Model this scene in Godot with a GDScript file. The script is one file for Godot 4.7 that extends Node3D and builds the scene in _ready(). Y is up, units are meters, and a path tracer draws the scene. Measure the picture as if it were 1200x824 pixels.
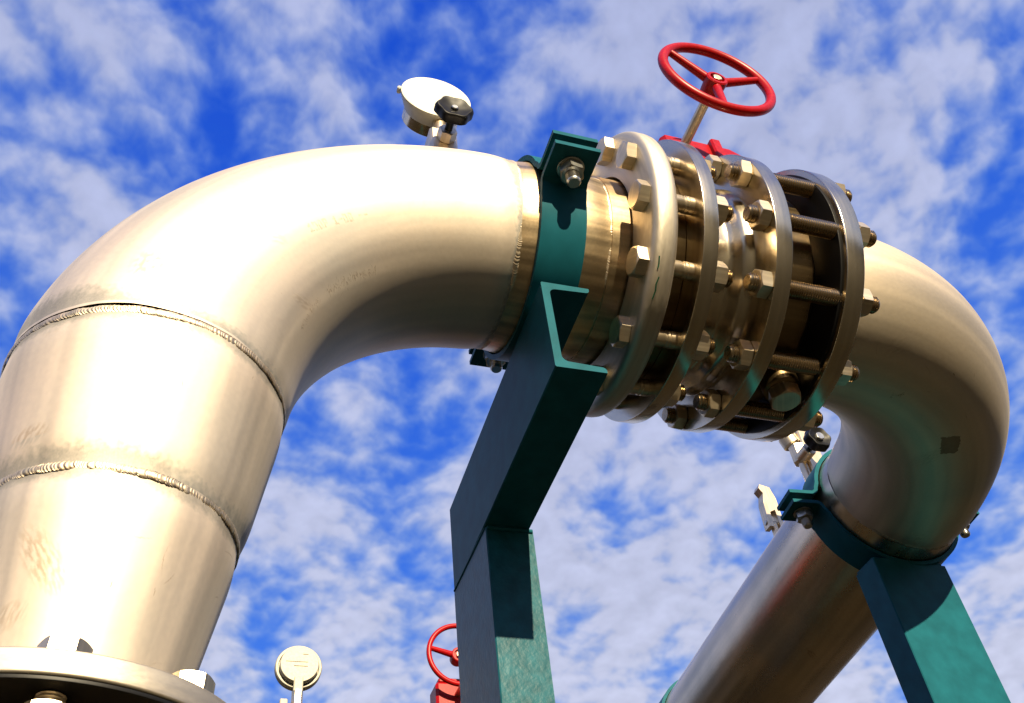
extends Node3D
# Stainless pipework against a mottled sky. All coordinates below are in the "run frame":
# the horizontal pipe run lies on the x axis; HEIGHT lifts everything above the ground.
const HEIGHT := 2.6
const PIPE_R := 0.1365
const ELBOW_A := 0.3978      # bend radius, near elbow
const ELBOW_B := 0.4054      # bend radius, far elbow
const BOLT_CIRCLE := 0.1785
var used := {}
var mats := {}
var steel_normal: ImageTexture

# ------------------------------------------------------------------ mesh builder
class Builder:
	var v := PackedVector3Array()
	var n := PackedVector3Array()
	var uv := PackedVector2Array()
	var ix := PackedInt32Array()
	func vert(p: Vector3, nn: Vector3, t := Vector2.ZERO) -> int:
		v.append(p); n.append(nn); uv.append(t)
		return v.size() - 1
	func tri(a: int, b: int, c: int) -> void:
		var g := (v[b] - v[a]).cross(v[c] - v[a])
		if g.length_squared() < 1e-20: return
		if g.dot(n[a] + n[b] + n[c]) > 0.0:
			ix.append(a); ix.append(c); ix.append(b)
		else:
			ix.append(a); ix.append(b); ix.append(c)
	func quad(a: int, b: int, c: int, d: int) -> void:
		tri(a, b, c); tri(a, c, d)
	func face(pts: Array, nn: Vector3) -> void:          # flat convex polygon
		var base := v.size()
		for p in pts: vert(p, nn, Vector2(p.x + p.z * 0.7, p.y + p.z * 0.3))
		for k in range(1, pts.size() - 1): tri(base, base + k, base + k + 1)
	func done() -> ArrayMesh:
		var arr := []
		arr.resize(Mesh.ARRAY_MAX)
		arr[Mesh.ARRAY_VERTEX] = v; arr[Mesh.ARRAY_NORMAL] = n
		arr[Mesh.ARRAY_TEX_UV] = uv; arr[Mesh.ARRAY_INDEX] = ix
		var m := ArrayMesh.new()
		m.add_surface_from_arrays(Mesh.PRIMITIVE_TRIANGLES, arr)
		return m

# lathe round +y: profile of Vector2(radius, height); neighbouring segments closer than 40 degrees are smoothed
func lathe(profile: Array, sides := 48, closed := false) -> ArrayMesh:
	var b := Builder.new()
	var cnt := profile.size()
	var segs := cnt if closed else cnt - 1
	var nrm := []
	for k in segs:
		var a: Vector2 = profile[k]
		var c: Vector2 = profile[(k + 1) % cnt]
		var t := (c - a).normalized()
		nrm.append(Vector2(t.y, -t.x))
	var run := 0.0
	for k in segs:
		var a: Vector2 = profile[k]
		var c: Vector2 = profile[(k + 1) % cnt]
		var na: Vector2 = nrm[k]
		var nc: Vector2 = nrm[k]
		var pv := k - 1 if k > 0 else (segs - 1 if closed else -1)
		var nx := k + 1 if k < segs - 1 else (0 if closed else -1)
		if pv >= 0 and nrm[pv].dot(nrm[k]) > 0.766: na = (nrm[pv] + nrm[k]).normalized()
		if nx >= 0 and nrm[nx].dot(nrm[k]) > 0.766: nc = (nrm[nx] + nrm[k]).normalized()
		var ln := a.distance_to(c)
		var base := b.v.size()
		for s in sides + 1:
			var th := TAU * s / sides
			var cs := cos(th)
			var sn := sin(th)
			b.vert(Vector3(a.x * cs, a.y, a.x * sn), Vector3(na.x * cs, na.y, na.x * sn), Vector2(float(s) / sides, run))
			b.vert(Vector3(c.x * cs, c.y, c.x * sn), Vector3(nc.x * cs, nc.y, nc.x * sn), Vector2(float(s) / sides, run + ln))
		for s in sides:
			b.quad(base + s * 2, base + s * 2 + 1, base + s * 2 + 3, base + s * 2 + 2)
		run += ln
	return b.done()

# a rounded-edge ring plate of given bore, rim radius and thickness, lying on y 0..thick
func plate(bore: float, rim: float, thick: float, edge := 0.0012, sides := 96) -> ArrayMesh:
	var pr := [Vector2(bore, 0.0)]
	for k in 5:
		var a := -PI / 2 + PI / 2 * k / 4.0
		pr.append(Vector2(rim - edge + cos(a) * edge, edge + sin(a) * edge))
	for k in 5:
		var a := PI / 2 * k / 4.0
		pr.append(Vector2(rim - edge + cos(a) * edge, thick - edge + sin(a) * edge))
	pr.append(Vector2(bore, thick))
	return lathe(pr, sides, true)

# hexagon head or nut on y 0..high with curved corner chamfers; across = width across flats
func hexagon(across: float, high: float, both := true, bore := 0.0) -> ArrayMesh:
	var b := Builder.new()
	var af := across / 2.0
	var flat := af * 0.95
	var per := 6
	for f in 6:
		var mid := TAU * f / 6.0
		var fn := Vector3(cos(mid), 0, sin(mid))
		var lo := []; var hi := []; var tin := []; var bin := []
		for k in per + 1:
			var th := mid + (float(k) / per - 0.5) * PI / 3.0
			var rr := af / cos(th - mid)
			var drop := (rr - flat) * 0.55
			var dir := Vector3(cos(th), 0, sin(th))
			hi.append(dir * rr + Vector3(0, high - drop, 0))
			lo.append(dir * rr + Vector3(0, drop if both else 0.0, 0))
			tin.append(dir * flat + Vector3(0, high, 0))
			bin.append(dir * flat)
		for k in per:
			b.face([lo[k], lo[k + 1], hi[k + 1], hi[k]], fn)
			var up: Vector3 = (hi[k] - tin[k]).cross(tin[k + 1] - tin[k]).normalized()
			if up.y < 0: up = -up
			b.face([hi[k], hi[k + 1], tin[k + 1], tin[k]], up)
			var cen := Vector3(0, high, 0)
			if bore > 0.0:
				var d0: Vector3 = (tin[k] - cen).normalized() * bore + cen
				var d1: Vector3 = (tin[k + 1] - cen).normalized() * bore + cen
				b.face([tin[k], tin[k + 1], d1, d0], Vector3.UP)
			else:
				b.face([tin[k], tin[k + 1], cen], Vector3.UP)
			b.face([bin[k], bin[k + 1], lo[k + 1], lo[k]], Vector3(0, -1, 0) if not both else (fn * 0.45 - Vector3(0, 0.9, 0)).normalized())
			b.face([bin[k], bin[k + 1], Vector3.ZERO], Vector3.DOWN)
	return b.done()

# threaded rod along +y with ring ridges and chamfered ends
func thread(rad: float, length: float, pitch := 0.0026, sides := 14) -> ArrayMesh:
	var pr := [Vector2(0, 0), Vector2(rad * 0.78, 0)]
	var y := pitch
	while y < length - pitch * 0.8:
		pr.append(Vector2(rad * 0.86, y - pitch * 0.45))
		pr.append(Vector2(rad, y - pitch * 0.06))
		pr.append(Vector2(rad, y + pitch * 0.06))
		y += pitch
	pr.append(Vector2(rad * 0.78, length)); pr.append(Vector2(0, length))
	return lathe(pr, sides)

func rod(rad: float, length: float, edge := 0.001, sides := 24) -> ArrayMesh:
	return lathe([Vector2(0, 0), Vector2(rad - edge, 0), Vector2(rad, edge), Vector2(rad, length - edge), Vector2(rad - edge, length), Vector2(0, length)], sides)

# tube swept through centres with per-ring frame (side, up) and radius
func sweep(cs: Array, sides_dir: Array, ups: Array, rs: Array, seg := 96, cap := false, vscale := 1.0) -> ArrayMesh:
	var b := Builder.new()
	var cnt := cs.size()
	var along := 0.0
	for k in cnt:
		if k > 0: along += (cs[k] - cs[k - 1]).length()
		var k0 := maxi(k - 1, 0)
		var k1 := mini(k + 1, cnt - 1)
		var tan: Vector3 = (cs[k1] - cs[k0])
		var ln := tan.length()
		tan /= ln
		for s in seg + 1:
			var th := TAU * s / seg
			var dir: Vector3 = sides_dir[k] * cos(th) + ups[k] * sin(th)
			var rr: float = rs[k] if not (rs[k] is PackedFloat32Array) else rs[k][s % seg]
			var r0: float = rs[k0] if not (rs[k0] is PackedFloat32Array) else rs[k0][s % seg]
			var r1: float = rs[k1] if not (rs[k1] is PackedFloat32Array) else rs[k1][s % seg]
			var p0: Vector3 = cs[k0] + (sides_dir[k0] * cos(th) + ups[k0] * sin(th)) * r0
			var p1: Vector3 = cs[k1] + (sides_dir[k1] * cos(th) + ups[k1] * sin(th)) * r1
			var run := (p1 - p0).normalized()
			var nn := (dir - run * dir.dot(run)).normalized()
			b.vert(cs[k] + dir * rr, nn, Vector2(float(s) / seg, along * vscale))
	for k in cnt - 1:
		for s in seg:
			var a := k * (seg + 1) + s
			b.quad(a, a + 1, a + seg + 2, a + seg + 1)
	if cap:
		for e in [0, cnt - 1]:
			var tn: Vector3 = (cs[1] - cs[0]).normalized() * -1.0 if e == 0 else (cs[e] - cs[e - 1]).normalized()
			var c := b.vert(cs[e], tn, Vector2(0.5, 0.5))
			var first := b.v.size()
			for s in seg + 1: b.vert(b.v[e * (seg + 1) + s], tn, Vector2(0.5, 0.5))
			for s in seg: b.tri(c, first + s, first + s + 1)
	return b.done()

# bar through a list of points with constant round section
func tube(pts: Array, rad: float, seg := 16, cap := true) -> ArrayMesh:
	var sd := []; var up := []; var rs := []
	var prev := Vector3.ZERO
	for k in pts.size():
		var t: Vector3 = (pts[mini(k + 1, pts.size() - 1)] - pts[maxi(k - 1, 0)]).normalized()
		var ref := prev if k > 0 else (Vector3.UP if absf(t.y) < 0.8 else Vector3.RIGHT)
		var s := (ref - t * ref.dot(t)).normalized()
		prev = s
		sd.append(s); up.append(t.cross(s)); rs.append(rad)
	return sweep(pts, sd, up, rs, seg, cap)

func ring(rad: float, thick: float, seg := 96, tseg := 20) -> ArrayMesh:
	var pr := []
	for k in tseg: pr.append(Vector2(rad + thick * cos(TAU * k / tseg), thick * sin(TAU * k / tseg)))
	pr.reverse()
	var out := []
	for k in tseg: out.append(pr[tseg - 1 - k])
	return lathe(out, seg, true)

# polygon (anticlockwise in its own plane) extruded along w from 0 to length; axes u, w2 given
func extrude(poly: PackedVector2Array, origin: Vector3, ua: Vector3, va: Vector3, wa: Vector3, length: float, smooth := 30.0) -> ArrayMesh:
	var b := Builder.new()
	var cnt := poly.size()
	var sgn := 0.0
	for k in cnt: sgn += poly[k].cross(poly[(k + 1) % cnt])
	var nr := []
	for k in cnt:
		var e := poly[(k + 1) % cnt] - poly[k]
		nr.append((Vector2(e.y, -e.x) * signf(sgn)).normalized())
	var lim := cos(deg_to_rad(smooth))
	var run := 0.0
	for k in cnt:
		var a := poly[k]
		var c := poly[(k + 1) % cnt]
		var na: Vector2 = nr[k]
		var nc: Vector2 = nr[k]
		var pv: Vector2 = nr[(k + cnt - 1) % cnt]
		var nx: Vector2 = nr[(k + 1) % cnt]
		if pv.dot(na) > lim: na = (pv + na).normalized()
		if nx.dot(nc) > lim: nc = (nx + nc).normalized()
		var l := a.distance_to(c)
		var i0 := b.vert(origin + ua * a.x + va * a.y, ua * na.x + va * na.y, Vector2(run, 0))
		var i1 := b.vert(origin + ua * c.x + va * c.y, ua * nc.x + va * nc.y, Vector2(run + l, 0))
		var i2 := b.vert(origin + ua * c.x + va * c.y + wa * length, ua * nc.x + va * nc.y, Vector2(run + l, length))
		var i3 := b.vert(origin + ua * a.x + va * a.y + wa * length, ua * na.x + va * na.y, Vector2(run, length))
		b.quad(i0, i1, i2, i3)
		run += l
	var tr := Geometry2D.triangulate_polygon(poly)
	for e in 2:
		var nn := wa * (1.0 if e == 1 else -1.0)
		var base := b.v.size()
		for q in poly: b.vert(origin + ua * q.x + va * q.y + wa * (length if e == 1 else 0.0), nn, q)
		for k in range(0, tr.size(), 3): b.tri(base + tr[k], base + tr[k + 1], base + tr[k + 2])
	return b.done()

# box with bevelled edges between two corners
func bevel_box(lo: Vector3, hi: Vector3, edge := 0.002) -> ArrayMesh:
	var b := Builder.new()
	var c := (lo + hi) / 2.0
	var h := (hi - lo) / 2.0
	var e := minf(edge, minf(h.x, minf(h.y, h.z)) * 0.5)
	for ax in 3:
		for s in [-1.0, 1.0]:
			var nn := Vector3.ZERO
			nn[ax] = s
			var u := (ax + 1) % 3
			var w := (ax + 2) % 3
			var pts := []
			for q in [[-1, -1], [1, -1], [1, 1], [-1, 1]]:
				var p := Vector3.ZERO
				p[ax] = s * h[ax]; p[u] = q[0] * (h[u] - e); p[w] = q[1] * (h[w] - e)
				pts.append(c + p)
			b.face(pts, nn)
			for t in [-1.0, 1.0]:                    # edges between face ax,s and face u,t
				var p := []
				var n2 := Vector3.ZERO
				n2[ax] = s; n2[u] = t
				for q in [[0, -1], [0, 1], [1, 1], [1, -1]]:
					var r := Vector3.ZERO
					r[ax] = s * (h[ax] - (e if q[0] == 1 else 0.0)); r[u] = t * (h[u] - (e if q[0] == 0 else 0.0)); r[w] = q[1] * (h[w] - e)
					p.append(c + r)
				b.face(p, n2.normalized())
	for x in [-1, 1]:
		for y in [-1, 1]:
			for z in [-1, 1]:
				var k := Vector3(x, y, z)
				b.face([c + k * (h - Vector3(0, e, e)), c + k * (h - Vector3(e, 0, e)), c + k * (h - Vector3(e, e, 0))], k.normalized())
	return b.done()

# ------------------------------------------------------------------ scene helpers
func numbered(called: String) -> String:
	if not used.has(called):
		used[called] = 0
		return called
	used[called] += 1
	return "%s_%03d" % [called, used[called]]

func thing(called: String, label: String, category: String, at: Vector3, group := "") -> Node3D:
	var o := Node3D.new()
	o.name = numbered(called)
	add_child(o)
	o.position = at + Vector3(0, HEIGHT, 0)
	o.set_meta("label", label); o.set_meta("category", category)
	if group: o.set_meta("group", group)
	o.set_meta("base_at", at)
	return o

# mesh given in run-frame coordinates (origin null) or in its own frame placed by xf (run frame)
func part(called: String, mesh: Mesh, mat: Material, parent: Node3D, xf := Transform3D.IDENTITY) -> MeshInstance3D:
	var o := MeshInstance3D.new()
	o.name = called
	o.mesh = mesh
	o.material_override = mat
	parent.add_child(o, true)
	var base := Vector3.ZERO
	var p: Node = parent
	var inv := Transform3D.IDENTITY
	while p != self:
		inv = (p as Node3D).transform * inv
		p = p.get_parent()
	o.transform = inv.affine_inverse() * Transform3D(Basis.IDENTITY, Vector3(0, HEIGHT, 0)) * xf
	return o

func along(dir: Vector3, at: Vector3, spin := 0.0) -> Transform3D:    # y axis of the mesh goes along dir
	var y := dir.normalized()
	var x := Vector3(0, 0, 1).cross(y)
	if x.length() < 0.1: x = Vector3(1, 0, 0)
	x = x.normalized()
	var z := x.cross(y)
	return Transform3D(Basis(x, y, z) * Basis(Vector3.UP, spin), at)

# ------------------------------------------------------------------ textures and materials
func noise(seed_: int, freq: float, oct := 4, kind := FastNoiseLite.TYPE_SIMPLEX_SMOOTH) -> FastNoiseLite:
	var f := FastNoiseLite.new()
	f.seed = seed_; f.frequency = freq; f.noise_type = kind
	f.fractal_type = FastNoiseLite.FRACTAL_FBM; f.fractal_octaves = oct
	return f

func grain_image(w: int, h: int, seed_: int, freq: float, oct: int, to_w: int, to_h: int) -> Image:
	var im := noise(seed_, freq, oct).get_seamless_image(w, h)
	im.convert(Image.FORMAT_L8)
	im.resize(to_w, to_h, Image.INTERPOLATE_CUBIC)
	return im

# steel: lengthwise brushing, cloudy handling marks, fine scratches, stains, and any prints and patches; returns [albedo, roughness]
func steel_maps(seed_: int, tone: Color, spread: float, rough: float, rough_spread: float, scuffs: int, brush_along: bool, stains := 0, extra := {}) -> Array:
	var n: int = extra.get("size", 512)
	var q := n / 512.0
	var streak := grain_image(256, 8, seed_, 0.09, 3, n, n) if brush_along else grain_image(8, 256, seed_, 0.09, 3, n, n)
	var cloud := grain_image(256, 256, seed_ + 1, 0.008, 4, n, n)
	var fine := grain_image(512, 512, seed_ + 2, 0.2, 2, n, n)
	var sd := streak.get_data(); var cd := cloud.get_data(); var fd := fine.get_data()
	var marks := PackedFloat32Array()
	marks.resize(n * n)
	var cool := PackedFloat32Array()
	cool.resize(n * n)
	var rng := RandomNumberGenerator.new()
	rng.seed = seed_ * 77 + 5
	for k in scuffs:
		var x := rng.randf() * n
		var y := rng.randf() * n
		var a := rng.randf_range(-0.6, 0.6) + (PI / 2 if rng.randf() < 0.5 else 0.0)
		var ln := rng.randf_range(1, 5) * q if rng.randf() < 0.6 else rng.randf_range(6, 22) * q
		var bend := rng.randf_range(-0.015, 0.015)
		var dark := rng.randf_range(0.05, 0.32)
		if ln > 6 * q: dark *= 0.6
		for s in int(ln * 2):
			x += cos(a) * 0.5; y += sin(a) * 0.5; a += bend
			var i := (posmod(int(y), n)) * n + posmod(int(x), n)
			marks[i] = maxf(marks[i], dark * fd[i] / 255.0 * 1.5 * sin(PI * (s + 0.5) / (ln * 2)))
	for k in stains:                                   # hatched rubbed-in stains with ragged edges
		var cx := rng.randf() * n
		var cy := rng.randf() * n
		var rx := rng.randf_range(5, 16) * q
		var ry := rng.randf_range(5, 22) * q
		var lean := rng.randf_range(-0.9, 0.9)
		var dark := rng.randf_range(0.08, 0.24)
		for dy in range(-int(ry * 2), int(ry * 2)):
			for dx in range(-int(rx * 2), int(rx * 2)):
				var e := (dx + dy * lean) / rx
				var g := dy / ry
				var i := posmod(int(cy + dy), n) * n + posmod(int(cx + dx), n)
				var rub := fd[posmod(int(cy + dy * 0.75), n) * n + posmod(int(cx + (dx + dy * lean) * 1.6), n)] / 255.0
				marks[i] = maxf(marks[i], dark * clampf(1.15 - e * e - g * g, 0, 1) * clampf(rub * 2.4 - 0.75, 0, 1) * clampf(cd[i] / 110.0 - 0.5, 0.15, 1))
	for p in extra.get("prints", []): stamp(marks, fd, n, p, rng)
	for p in extra.get("tints", []):                   # ragged darker, cooler band beside a weld: [row, width, strength]; negative width lies on the lower side
		var wide: float = absf(p[1]) * n
		for k in int(wide):
			var y := posmod(int(p[0] * n) - k if p[1] > 0 else int(p[0] * n) + k, n)
			for x in n:
				var i := y * n + x
				var edge := 0.45 + 1.1 * (cd[posmod(int(p[0] * n) * 7, n) * n + x] / 255.0 - 0.35) + 0.5 * (fd[i] / 255.0 - 0.5)
				marks[i] = maxf(marks[i], p[2] * clampf((edge - k / wide) * 2.2, 0.0, 1.0) * (0.75 + 0.5 * fd[posmod(i * 3, n * n)] / 255.0))
				cool[i] = marks[i]
	for p in extra.get("patches", []):
		var poly := PackedVector2Array()
		for c in p[0]: poly.append(c * n)
		var lo := Vector2(1e9, 1e9)
		var hi := Vector2(-1e9, -1e9)
		for c in poly: lo = lo.min(c); hi = hi.max(c)
		for y in range(int(lo.y) - 3, int(hi.y) + 4):
			for x in range(int(lo.x) - 3, int(hi.x) + 4):
				var i := posmod(y, n) * n + posmod(x, n)
				if Geometry2D.is_point_in_polygon(Vector2(x, y) + Vector2(fd[i] - 128, fd[posmod(i + 5000, n * n)] - 128) * 0.012 * q, poly):
					marks[i] = maxf(marks[i], p[1] * (0.9 + 0.2 * fd[i] / 255.0))
	var alb := PackedByteArray(); alb.resize(n * n * 3)
	var ro := PackedByteArray(); ro.resize(n * n)
	for i in n * n:
		var s := sd[i] / 255.0 - 0.5
		var c := cd[i] / 255.0 - 0.5
		var f := fd[i] / 255.0 - 0.5
		var k := 1.0 + spread * (s * 0.7 + c * 0.7 + f * 0.15) - marks[i]
		var warm := c * spread * 0.25 + marks[i] * 0.15 - cool[i] * 0.3
		alb[i * 3] = clampi(int(255.0 * tone.r * k * (1.0 + warm)), 0, 255)
		alb[i * 3 + 1] = clampi(int(255.0 * tone.g * k), 0, 255)
		alb[i * 3 + 2] = clampi(int(255.0 * tone.b * k * (1.0 - warm)), 0, 255)
		ro[i] = clampi(int(255.0 * (rough + rough_spread * (s * 0.7 - c * 0.8 + f * 0.2) + marks[i] * 0.25)), 10, 255)
	var ai := Image.create_from_data(n, n, false, Image.FORMAT_RGB8, alb)
	var ri := Image.create_from_data(n, n, false, Image.FORMAT_L8, ro)
	return [ImageTexture.create_from_image(ai), ImageTexture.create_from_image(ri)]

const GLYPHS := {"0": [7, 5, 5, 5, 7], "1": [2, 6, 2, 2, 7], "P": [7, 5, 7, 4, 4], "-": [0, 0, 7, 0, 0], "8": [7, 5, 7, 5, 7]}
# worn print along the pipe: p = [from uv, to uv, text (or "" for smudged illegible strokes), darkness, letter height in uv]
func stamp(marks: PackedFloat32Array, fd: PackedByteArray, n: int, p: Array, rng: RandomNumberGenerator) -> void:
	var a: Vector2 = p[0] * n
	var c: Vector2 = p[1] * n
	var dir := (c - a).normalized()
	var up := Vector2(dir.y, -dir.x)
	if up.x < 0: up = -up
	var tall: float = p[4] * n
	var text: String = p[2]
	var put := func(at: Vector2, dark: float):
		var i := posmod(int(at.y), n) * n + posmod(int(at.x), n)
		marks[i] = maxf(marks[i], dark * clampf(fd[i] / 128.0 - 0.25, 0.0, 1.2))
	if text == "":
		for k in int(a.distance_to(c) * 1.6):
			var at := a.lerp(c, rng.randf()) + up * rng.randfn(0.0, tall * 0.28)
			var slant := rng.randf_range(-1.0, 1.0)
			for s in int(rng.randf_range(1, tall * 0.8)): put.call(at + (up + dir * slant) * s * 0.6, p[3] * rng.randf())
		return
	var step := a.distance_to(c) / text.length()
	for k in text.length():
		if not GLYPHS.has(text[k]): continue
		for row in 5:
			for col in 3:
				if GLYPHS[text[k]][row] & (4 >> col):
					for e in 9:
						put.call(a + dir * (k * step + (col + (e % 3) / 3.0) * step * 0.27) + up * tall * (0.5 - (row + (e / 3) / 3.0) / 5.0), p[3])

func steel(maps: Array, scale_: Vector3, bump := 0.25, triplanar := false) -> StandardMaterial3D:
	var m := StandardMaterial3D.new()
	m.metallic = 1.0
	m.albedo_texture = maps[0]
	m.roughness = 1.0
	m.roughness_texture = maps[1]
	m.roughness_texture_channel = BaseMaterial3D.TEXTURE_CHANNEL_RED
	m.uv1_scale = scale_
	m.uv1_triplanar = triplanar
	if bump > 0.0:
		m.normal_enabled = true
		m.normal_texture = steel_normal
		m.normal_scale = bump
	return m

func paint(col: Color, rough: float, coat := 0.0, bump := 0.0, tex: Texture2D = null, scale_ := 6.0) -> StandardMaterial3D:
	var m := StandardMaterial3D.new()
	m.albedo_color = col
	m.roughness = rough
	m.metallic_specular = 0.35
	if coat > 0.0:
		m.clearcoat_enabled = true; m.clearcoat = coat; m.clearcoat_roughness = 0.15
	m.uv1_triplanar = true
	m.uv1_scale = Vector3.ONE * scale_
	if tex: m.albedo_texture = tex
	if bump > 0.0:
		m.normal_enabled = true; m.normal_texture = steel_normal; m.normal_scale = bump
	return m

func mottled(seed_: int, lo: float, freq: float) -> ImageTexture:      # light grey mottle that multiplies a paint colour
	var im := grain_image(256, 256, seed_, freq, 5, 256, 256)
	var d := im.get_data()
	var o := PackedByteArray(); o.resize(d.size() * 3)
	for i in d.size():
		var k := int(255.0 * lerpf(lo, 1.0, d[i] / 255.0))
		o[i * 3] = k; o[i * 3 + 1] = k; o[i * 3 + 2] = k
	return ImageTexture.create_from_image(Image.create_from_data(256, 256, false, Image.FORMAT_RGB8, o))

func make_materials() -> void:
	var nm := grain_image(512, 512, 91, 0.03, 5, 512, 512)
	nm.convert(Image.FORMAT_RGBA8)
	nm.bump_map_to_normal_map(2.0)
	steel_normal = ImageTexture.create_from_image(nm)
	var warm_steel := Color(0.855, 0.81, 0.75)
	var round_maps := steel_maps(23, Color(0.80, 0.755, 0.67), 0.16, 0.22, 0.09, 20, false)
	var left_marks := {"size": 1024, "tints": [[0.697, 0.034, 0.20], [0.0, -0.02, 0.22]], "prints": [[Vector2(0.6752, 0.4217), Vector2(0.6655, 0.300), "100P 1-00 --", 0.11, 0.013], [Vector2(0.5926, 0.455), Vector2(0.5888, 0.3233), "", 0.26, 0.012], [Vector2(0.58, 0.555), Vector2(0.592, 0.478), "", 0.22, 0.008]]}
	var right_marks := {"size": 1024, "patches": [[[Vector2(0.2597, 0.3154), Vector2(0.2265, 0.3385), Vector2(0.2437, 0.381), Vector2(0.2734, 0.3686)], 0.32], [[Vector2(0.168, 0.202), Vector2(0.172, 0.203), Vector2(0.171, 0.209)], 0.5]], "prints": [[Vector2(0.247, 0.150), Vector2(0.262, 0.130), "", 0.3, 0.01]]}
	mats.pipe = steel(steel_maps(11, warm_steel, 0.15, 0.63, 0.08, 60, true, 16, left_marks), Vector3.ONE, 0.05)
	mats.right_elbow = steel(steel_maps(13, Color(0.82, 0.765, 0.68), 0.17, 0.60, 0.08, 90, true, 18, right_marks), Vector3.ONE, 0.05)
	mats.far_pipe = steel(steel_maps(17, Color(0.78, 0.72, 0.63), 0.34, 0.32, 0.16, 60, true, 6), Vector3.ONE, 0.05)
	mats.riser = steel(steel_maps(53, warm_steel, 0.18, 0.66, 0.08, 110, true, 40, {"size": 1024, "tints": [[0.184, 0.034, 0.20], [0.004, -0.016, 0.16]]}), Vector3.ONE, 0.05)
	mats.riser_low = steel(steel_maps(54, warm_steel, 0.18, 0.66, 0.08, 110, true, 56, {"size": 1024, "tints": [[0.004, -0.016, 0.16]]}), Vector3.ONE, 0.05)
	mats.stub = steel(steel_maps(67, Color(0.78, 0.69, 0.55), 0.36, 0.40, 0.18, 40, true, 14), Vector3(2, 2, 1), 0.08)
	mats.flange = steel(round_maps, Vector3(1, 3, 1), 0.04)
	mats.cast_flange = steel(steel_maps(29, Color(0.80, 0.755, 0.68), 0.14, 0.52, 0.08, 20, false), Vector3(1, 4, 1), 0.2)
	mats.bolt = steel(steel_maps(37, Color(0.83, 0.77, 0.67), 0.2, 0.40, 0.10, 10, true), Vector3.ONE * 9.0, 0.06, true)
	mats.thread = steel(steel_maps(38, Color(0.66, 0.58, 0.46), 0.2, 0.26, 0.10, 10, true), Vector3.ONE * 9.0, 0.04, true)
	mats.polished = steel(steel_maps(41, Color(0.80, 0.75, 0.66), 0.14, 0.22, 0.10, 10, false), Vector3(1, 3, 1), 0.05)
	mats.weld = steel(steel_maps(59, Color(0.76, 0.71, 0.63), 0.35, 0.52, 0.14, 20, true), Vector3.ONE * 14.0, 0.3, true)
	mats.dark_steel = steel(steel_maps(71, Color(0.48, 0.41, 0.30), 0.25, 0.32, 0.14, 20, true), Vector3.ONE * 5.0, 0.1, true)
	mats.zinc = steel(steel_maps(73, Color(0.74, 0.74, 0.72), 0.2, 0.32, 0.12, 10, true), Vector3.ONE * 12.0, 0.1, true)
	mats.green = paint(Color(0.095, 0.36, 0.415), 0.46, 0.0, 0.05, mottled(5, 0.84, 0.02), 4.0)
	mats.green_rough = paint(Color(0.095, 0.36, 0.415), 0.40, 0.0, 0.45, mottled(6, 0.76, 0.02), 6.0)
	mats.red = paint(Color(0.66, 0.03, 0.05), 0.36, 0.0, 0.08, mottled(7, 0.8, 0.05), 9.0)
	mats.green.metallic_specular = 0.2
	mats.green_rough.metallic_specular = 0.3
	mats.black = paint(Color(0.065, 0.065, 0.07), 0.46, 0.0, 0.1, mottled(8, 0.7, 0.05), 20.0)
	mats.white = paint(Color(0.87, 0.86, 0.80), 0.40, 0.0, 0.03, mottled(9, 0.93, 0.03), 8.0)
	mats.cream = paint(Color(0.74, 0.72, 0.65), 0.45, 0.0, 0.03, mottled(10, 0.85, 0.03), 14.0)
	mats.ink = paint(Color(0.30, 0.27, 0.23), 0.7)
	mats.marker = paint(Color(0.05, 0.30, 0.20), 0.6)
	var g := paint(Color(0.205, 0.165, 0.055), 0.95, 0.0, 0.0, mottled(15, 0.45, 0.02), 0.35)
	mats.ground = g

# ------------------------------------------------------------------ sky
var sky_w := 4096
var sky_rows: Array = []
var sky_noise: Array = []

func sky_row(row: int) -> void:
	var h := sky_w / 2
	var out := PackedByteArray()
	out.resize(sky_w * 3)
	var lat := PI / 2 - PI * (row + 0.5) / h
	var y := maxf(sin(lat), 0.0)
	var cl := cos(lat)
	var inv := 1.0 / (y + 0.13)
	var big: FastNoiseLite = sky_noise[0]
	var mid: FastNoiseLite = sky_noise[1]
	var small: FastNoiseLite = sky_noise[2]
	var t := clampf((y - 0.25) / 0.65, 0.0, 1.0)
	var blue := Vector3(88, 146, 247).lerp(Vector3(28, 80, 209), t)
	var white := Vector3(208, 211, 232).lerp(Vector3(176, 184, 220), t)
	var fade := clampf(y / 0.2, 0.0, 1.0)
	for c in sky_w:
		var lon := TAU * (c + 0.5) / sky_w
		var px := cos(lon) * cl * inv
		var pz := sin(lon) * cl * inv
		var qx := px * 0.86 + pz * 0.5
		var qz := (pz * 0.86 - px * 0.5) * 1.25
		var b := big.get_noise_2d(qx, qz)
		var m := mid.get_noise_2d(qx + b * 0.12, qz - b * 0.12)
		var s := small.get_noise_2d(px + m * 0.03, pz)
		var d := 0.82 - 0.23 * t + b * 0.50 + m * 0.66 + s * 0.38
		d = clampf((d - 0.06) / 0.84, 0.0, 1.0)
		d = lerpf(d, d * d * (3.0 - 2.0 * d), 0.6)
		d = lerpf(0.8, d, fade)
		var tone := 1.0 + (m * 0.5 + s) * 0.07
		var col := blue.lerp(white * tone, d * 0.97)
		out[c * 3] = clampi(int(col.x), 0, 255)
		out[c * 3 + 1] = clampi(int(col.y), 0, 255)
		out[c * 3 + 2] = clampi(int(col.z), 0, 255)
	sky_rows[row] = out

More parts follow.
